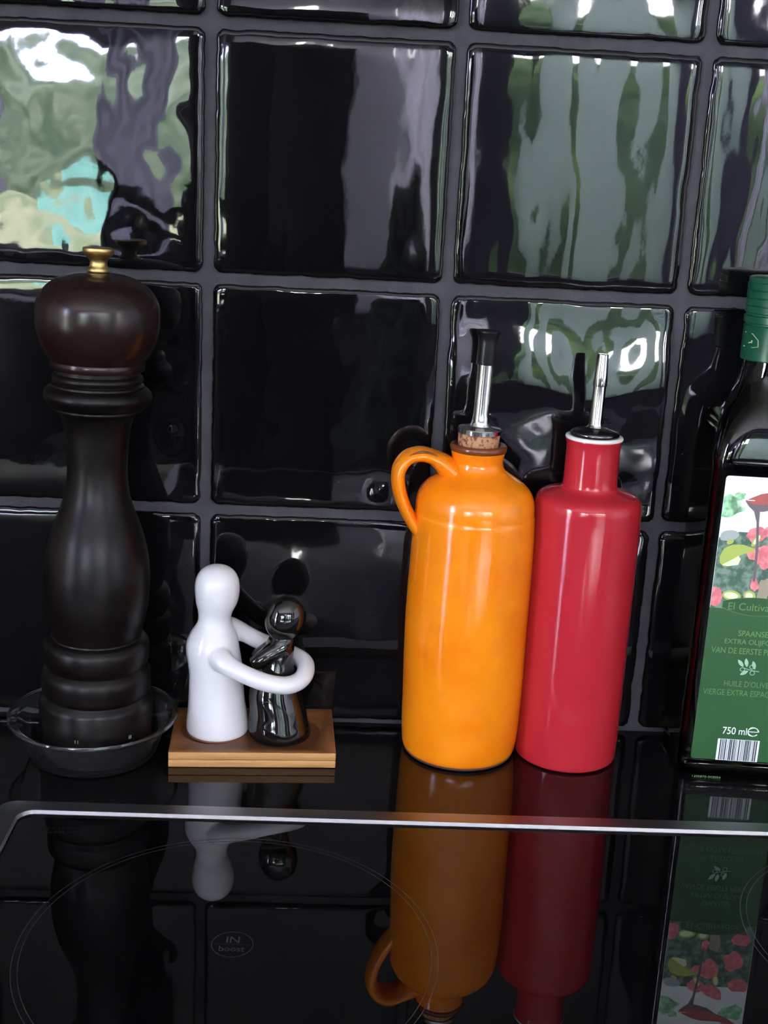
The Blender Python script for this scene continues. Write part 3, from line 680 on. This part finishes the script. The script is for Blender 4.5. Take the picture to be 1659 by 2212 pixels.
# emblem outline on the cap skirt
def on_cap(s, z, r=.01865): a = math.radians(-158) + s / r; return (r * math.cos(a), r * math.sin(a), z)
V, F = [], []
em = [(-.011, .2545), (-.004, .2570), (.003, .2566), (.0072, .2535), (.0076, .2500), (.0040, .2492), (-.004, .2492), (-.011, .2500)]
for q, (s, z) in enumerate(em):
    c_ = Vector((-.002, .2528)); d = (Vector((s, z)) - c_).normalized() * .00028
    V += [on_cap(s - d.x, z - d.y), on_cap(s + d.x, z + d.y)]
for q in range(len(em)): a = 2 * q; b = 2 * ((q + 1) % len(em)); F.append((a, a + 1, b + 1, b))
obj('emblem', mesh('emblem', V, F), M_capmark, cap)
V, F = [], []
for s, z, w, h in ((.0022, .2518, .0022, .0006), (.0030, .2526, .0010, .0010), (.0008, .2514, .0010, .0005)):
    b = len(V); V += [on_cap(s - w / 2, z - h / 2), on_cap(s + w / 2, z - h / 2), on_cap(s + w / 2, z + h / 2), on_cap(s - w / 2, z + h / 2)]; F.append((b, b + 1, b + 2, b + 3))
obj('emblem', mesh('emblem', V, F), M_capmark, cap)

# label (flat front face at local y=-HWB)
LY = -HWB + .0003
def poly(name, pts, layer, m, parent):
    y = LY - .00012 - layer * .00003
    V = [(x, y, z) for x, z in pts]
    return obj(name, mesh(name, V, [tuple(range(len(V)))]), m, parent)
def blob(cx, cz, rx, rz, rot=0, n=28, wob=0.0, seed=0):
    out = []
    for k in range(n):
        a = 2 * math.pi * k / n; q = 1 + wob * noise.noise(Vector((math.cos(a) * 1.5, math.sin(a) * 1.5, seed)))
        x, z = rx * q * math.cos(a), rz * q * math.sin(a); c, s = math.cos(rot), math.sin(rot)
        out.append((cx + x * c - z * s, cz + x * s + z * c))
    return out
LW = .0262; LB, LT = .0118, .1815; PB = .1050
def clip(pts):
    return [(max(-LW + .0002, min(LW - .0002, x)), max(PB - .002, min(LT - .0002, z))) for x, z in pts]
lr = []
for cx, cz, a0 in ((LW - .0018, LT - .0018, 0), (-LW + .0018, LT - .0018, 90), (-LW + .0018, LB + .0018, 180), (LW - .0018, LB + .0018, 270)):
    for k in range(7): a = math.radians(a0 + 15 * k); lr.append((cx + .0018 * math.cos(a), cz + .0018 * math.sin(a)))
V = [(x, LY, z) for x, z in lr] + [(x, LY - .0001, z) for x, z in lr]; n = len(lr)
F = [tuple(range(n)), tuple(range(2 * n - 1, n - 1, -1))] + [(k, (k + 1) % n, n + (k + 1) % n, n + k) for k in range(n)]
lab = obj('label', mesh('label', V, F), M_label, ob); lab['label'] = 'green printed paper label with salad picture'
top = [q for q in lr if q[1] > .1]
pic = poly('picture', [(LW, PB)] + top + [(-LW, PB)], 1, M_lwhite, lab)
def pp(pts, layer, m): return poly('picture', clip(pts), layer, m, lab)
pp(blob(-.0235, .1640, .0062, .0065, .4, wob=.5, seed=1), 2, M_basil); pp(blob(-.0175, .1700, .0032, .0022, .3, wob=.4, seed=2), 2, M_basil); pp(blob(-.0195, .1660, .0030, .0045, .5, wob=.5, seed=3), 2, M_basil)
pp(blob(-.0160, .1610, .0040, .0028, .2, wob=.5, seed=6), 2, M_basil); pp(blob(.0180, .1660, .0065, .0070, .1, wob=.5, seed=7), 2, M_basil)
pp([(-.0262, .1540), (-.0180, .1605), (-.0080, .1645), (0, .1655), (.0090, .1648), (.0190, .1610), (.0262, .1540), (.0262, .138), (-.0262, .138)], 3, M_lwhite)
pp([(-.0262, .1462), (-.0225, .1478), (-.0150, .1500), (-.0060, .1500), (0, .1490), (.0262, .1480), (.0262, .1050), (-.0262, .1050)], 4, M_salad)
pp(blob(-.0205, .1475, .0055, .0030, .2, wob=.2, seed=5), 5, M_lgrey)
for k, (x, z, rx, rz, ro) in enumerate(((-.0055, .1490, .0058, .0042, .3), (.0045, .1525, .0070, .0045, .5), (.0010, .1370, .0058, .0068, 0), (-.0065, .1378, .0030, .0036, .6), (-.0250, .1120, .0052, .0058, .2), (.0150, .1300, .006, .006, .1), (.0200, .1470, .006, .005, .2), (-.0030, .1200, .0022, .0038, .2), (.0180, .1150, .006, .004, .2))):
    pp(blob(x, z, rx, rz, ro, wob=.35, seed=10 + k), 6, M_tomato)
pp([(-.0243, .1350), (-.0225, .1400), (-.0180, .1425), (-.0120, .1428), (-.0070, .1412), (-.0046, .1392), (-.0090, .1385), (-.0130, .1365), (-.0160, .1335), (-.0185, .1300), (-.0215, .1295), (-.0238, .1315)], 7, M_lime)
pp([(-.0225, .1305), (-.0190, .1298), (-.0135, .1310), (-.0125, .1345), (-.0140, .1362), (-.0170, .1340)], 8, M_limein)
for x, z, rx, rz, ro in ((-.0055, .1455, .0016, .0040, -.5), (.0060, .1440, .0018, .0040, -.2), (-.0150, .1128, .0052, .0030, -.1), (-.0050, .1132, .0034, .0030, -.3), (-.0195, .1440, .0020, .0014, .5)):
    pp(blob(x, z, rx, rz, ro), 8, M_lime)
for x, z, rx, rz, ro in ((-.0052, .1460, .0011, .0030, -.5), (.0062, .1445, .0013, .0032, -.2), (-.0152, .1128, .0040, .0019, -.1), (-.0052, .1132, .0021, .0019, -.3)):
    pp(blob(x, z, rx, rz, ro), 9, M_limein)
pp(blob(.0025, .1175, .0034, .0075, -.1, wob=.4, seed=30), 8, M_rib)
pp([(-.0142, .1680), (-.0105, .1700), (-.0060, .1722), (0, .1735), (.0120, .1735), (.0150, .1760), (.0262, .1800), (.0262, .1770), (.0150, .1700), (.0050, .1665), (-.0020, .1655), (-.0100, .1655)], 9, M_spoon)
pp([(-.0142, .1680), (-.0120, .1650), (-.0088, .1622), (-.0040, .1622), (.0030, .1640), (.0090, .1680), (.0030, .1668), (-.0040, .1660), (-.0100, .1662)], 10, M_spoon2)
pp([(-.0132, .1686), (-.0090, .1686), (-.0090, .1681), (-.0130, .1681)], 11, M_lwhite)
pp([(-.0088, .1624), (-.0055, .1622), (-.0052, .1560), (-.0036, .1400), (-.0030, .1220), (-.0044, .1220), (-.0050, .1400), (-.0066, .1560)], 11, M_spoon2)
pp([(-.0075, .1620), (-.0066, .1620), (-.0058, .1560), (-.0042, .1400), (-.0037, .1230), (-.0040, .1230), (-.0046, .1400), (-.0062, .1560)], 12, M_lwhite)
# oval name panel
def oval(k):
    up_, dn = [], []
    for i in range(17):
        u = -1 + 2 * i / 16; up_.append((.0200 * k * u, .1070 + (.0024 + .0030 * (1 - u * u)) * k)); dn.append((-.0200 * k * u, .1070 - (.0014 + .0042 * (1 - u * u)) * k))
    return up_ + dn
poly('name_panel', oval(1.0), 13, M_ltext, lab); poly('name_panel', oval(.965), 14, M_oval, lab)
def ltxt(body, x0, x1, z0, z1, m=M_ltext, bold=0.0, layer=16):
    return obj('lettering', text_mesh('lettering', body, x0, x1, z0, z1, LY - .00012 - layer * .00003, 'front', bold), m, lab)
ltxt('El Cultivador', -.0160, .0160, .1045, .1088)
ltxt('SPAANSE', -.0084, .0084, .0890, .0925, bold=.01)
ltxt('EXTRA OLIJFOLIE', -.0155, .0155, .0833, .0872, bold=.01)
ltxt('VAN DE EERSTE PERSING', -.0224, .0224, .0783, .0819, bold=.01)
ltxt("HUILE D'OLIVE", -.0127, .0127, .0583, .0618)
ltxt('VIERGE EXTRA ESPAGNOLE', -.0240, .0240, .0526, .0562)
ltxt('750 ml', -.0099, .0040, .0285, .0330, M_lwhite, .006)
ltxt('1205870-503054', -.0240, -.0075, 0.0, .0013, M_ltext)
nt = lab.children[-1].data
for v in nt.vertices:
    x, y, z = v.co; v.co = (-.0234 - z + .0, y, .0135 + (x + .0240))
def stroke(pts, w, m, layer=16):
    V, F = [], []; y = LY - .00012 - layer * .00003; n = len(pts)
    for i, q in enumerate(pts):
        a, b = Vector(pts[max(i - 1, 0)]), Vector(pts[min(i + 1, n - 1)]); d = (b - a).normalized(); nn = Vector((-d.y, d.x)) * (w(i / (n - 1)) if callable(w) else w) / 2
        V += [(q[0] + nn.x, y, q[1] + nn.y), (q[0] - nn.x, y, q[1] - nn.y)]
    for i in range(n - 1): F.append((2 * i, 2 * i + 1, 2 * i + 3, 2 * i + 2))
    return V, F
def strokes(name, L, m):
    V, F = [], []
    for v, f in L: b = len(V); V += v; F += [tuple(b + i for i in q) for q in f]
    return obj(name, mesh(name, V, F), m, lab)
es = [(.0076 + .0030 * math.cos(math.radians(a)), .0308 + .0026 * math.sin(math.radians(a))) for a in range(0, 330, 12)]
strokes('lettering', [stroke(es, lambda t: .0010 - .0005 * abs(math.sin(t * 9)), M_lwhite), stroke([(.0048, .0308), (.0106, .0308)], .0005, M_lwhite)], M_lwhite)
# olive branch
def leaf(x, z, L, ro, n=10):
    c, s = math.cos(ro), math.sin(ro); w = L * .2
    up_ = [(L * i / n, w * math.sin(math.pi * i / n) ** .8) for i in range(n + 1)]; pts = up_ + [(a, -b) for a, b in reversed(up_[1:-1])]
    return [(x + a * c - b * s, z + a * s + b * c) for a, b in pts]
M_branch = mat('branch_print', lin(160, 195, 165), .5)
strokes('olive_branch', [stroke([(-.0035, .0702), (-.0010, .0694), (.0025, .0686), (.0062, .0682)], .0004, 0),
    stroke([(-.0034 + .0013 * math.cos(a * .5), .0690 + .0011 * math.sin(a * .5)) for a in range(14)], .0004, 0),
    stroke([(.0024 + .0013 * math.cos(a * .5), .0672 + .0013 * math.sin(a * .5)) for a in range(14)], .0004, 0),
    stroke([(.0018 + .0013 * math.cos(a * .5), .0708 + .0012 * math.sin(a * .5)) for a in range(14)], .0004, 0)], M_branch)
for x, z, L, ro in ((-.0030, .0706, .0055, math.radians(130)), (-.0010, .0706, .0054, math.radians(103)), (.0036, .0694, .0054, math.radians(108)), (.0000, .0684, .0052, math.radians(212))):
    poly('olive_branch', leaf(x, z, L, ro), 16, M_branch, lab)
# barcode
poly('barcode', [(-.0119, .0119), (.0122, .0119), (.0122, .0254), (-.0119, .0254)], 13, M_lwhite, lab)
BR = random.Random(9); x = -.0105; V, F = [], []; y = LY - .00012 - 14 * .00003
while x < .0105:
    w = BR.choice((.0002, .00035, .0005, .0007)); b = len(V)
    V += [(x, y, .0121), (x + w, y, .0121), (x + w, y, .0252), (x, y, .0252)]; F.append((b, b + 1, b + 2, b + 3)); x += w + BR.choice((.0002, .0003, .0005))
obj('barcode', mesh('barcode', V, F), M_black, lab)
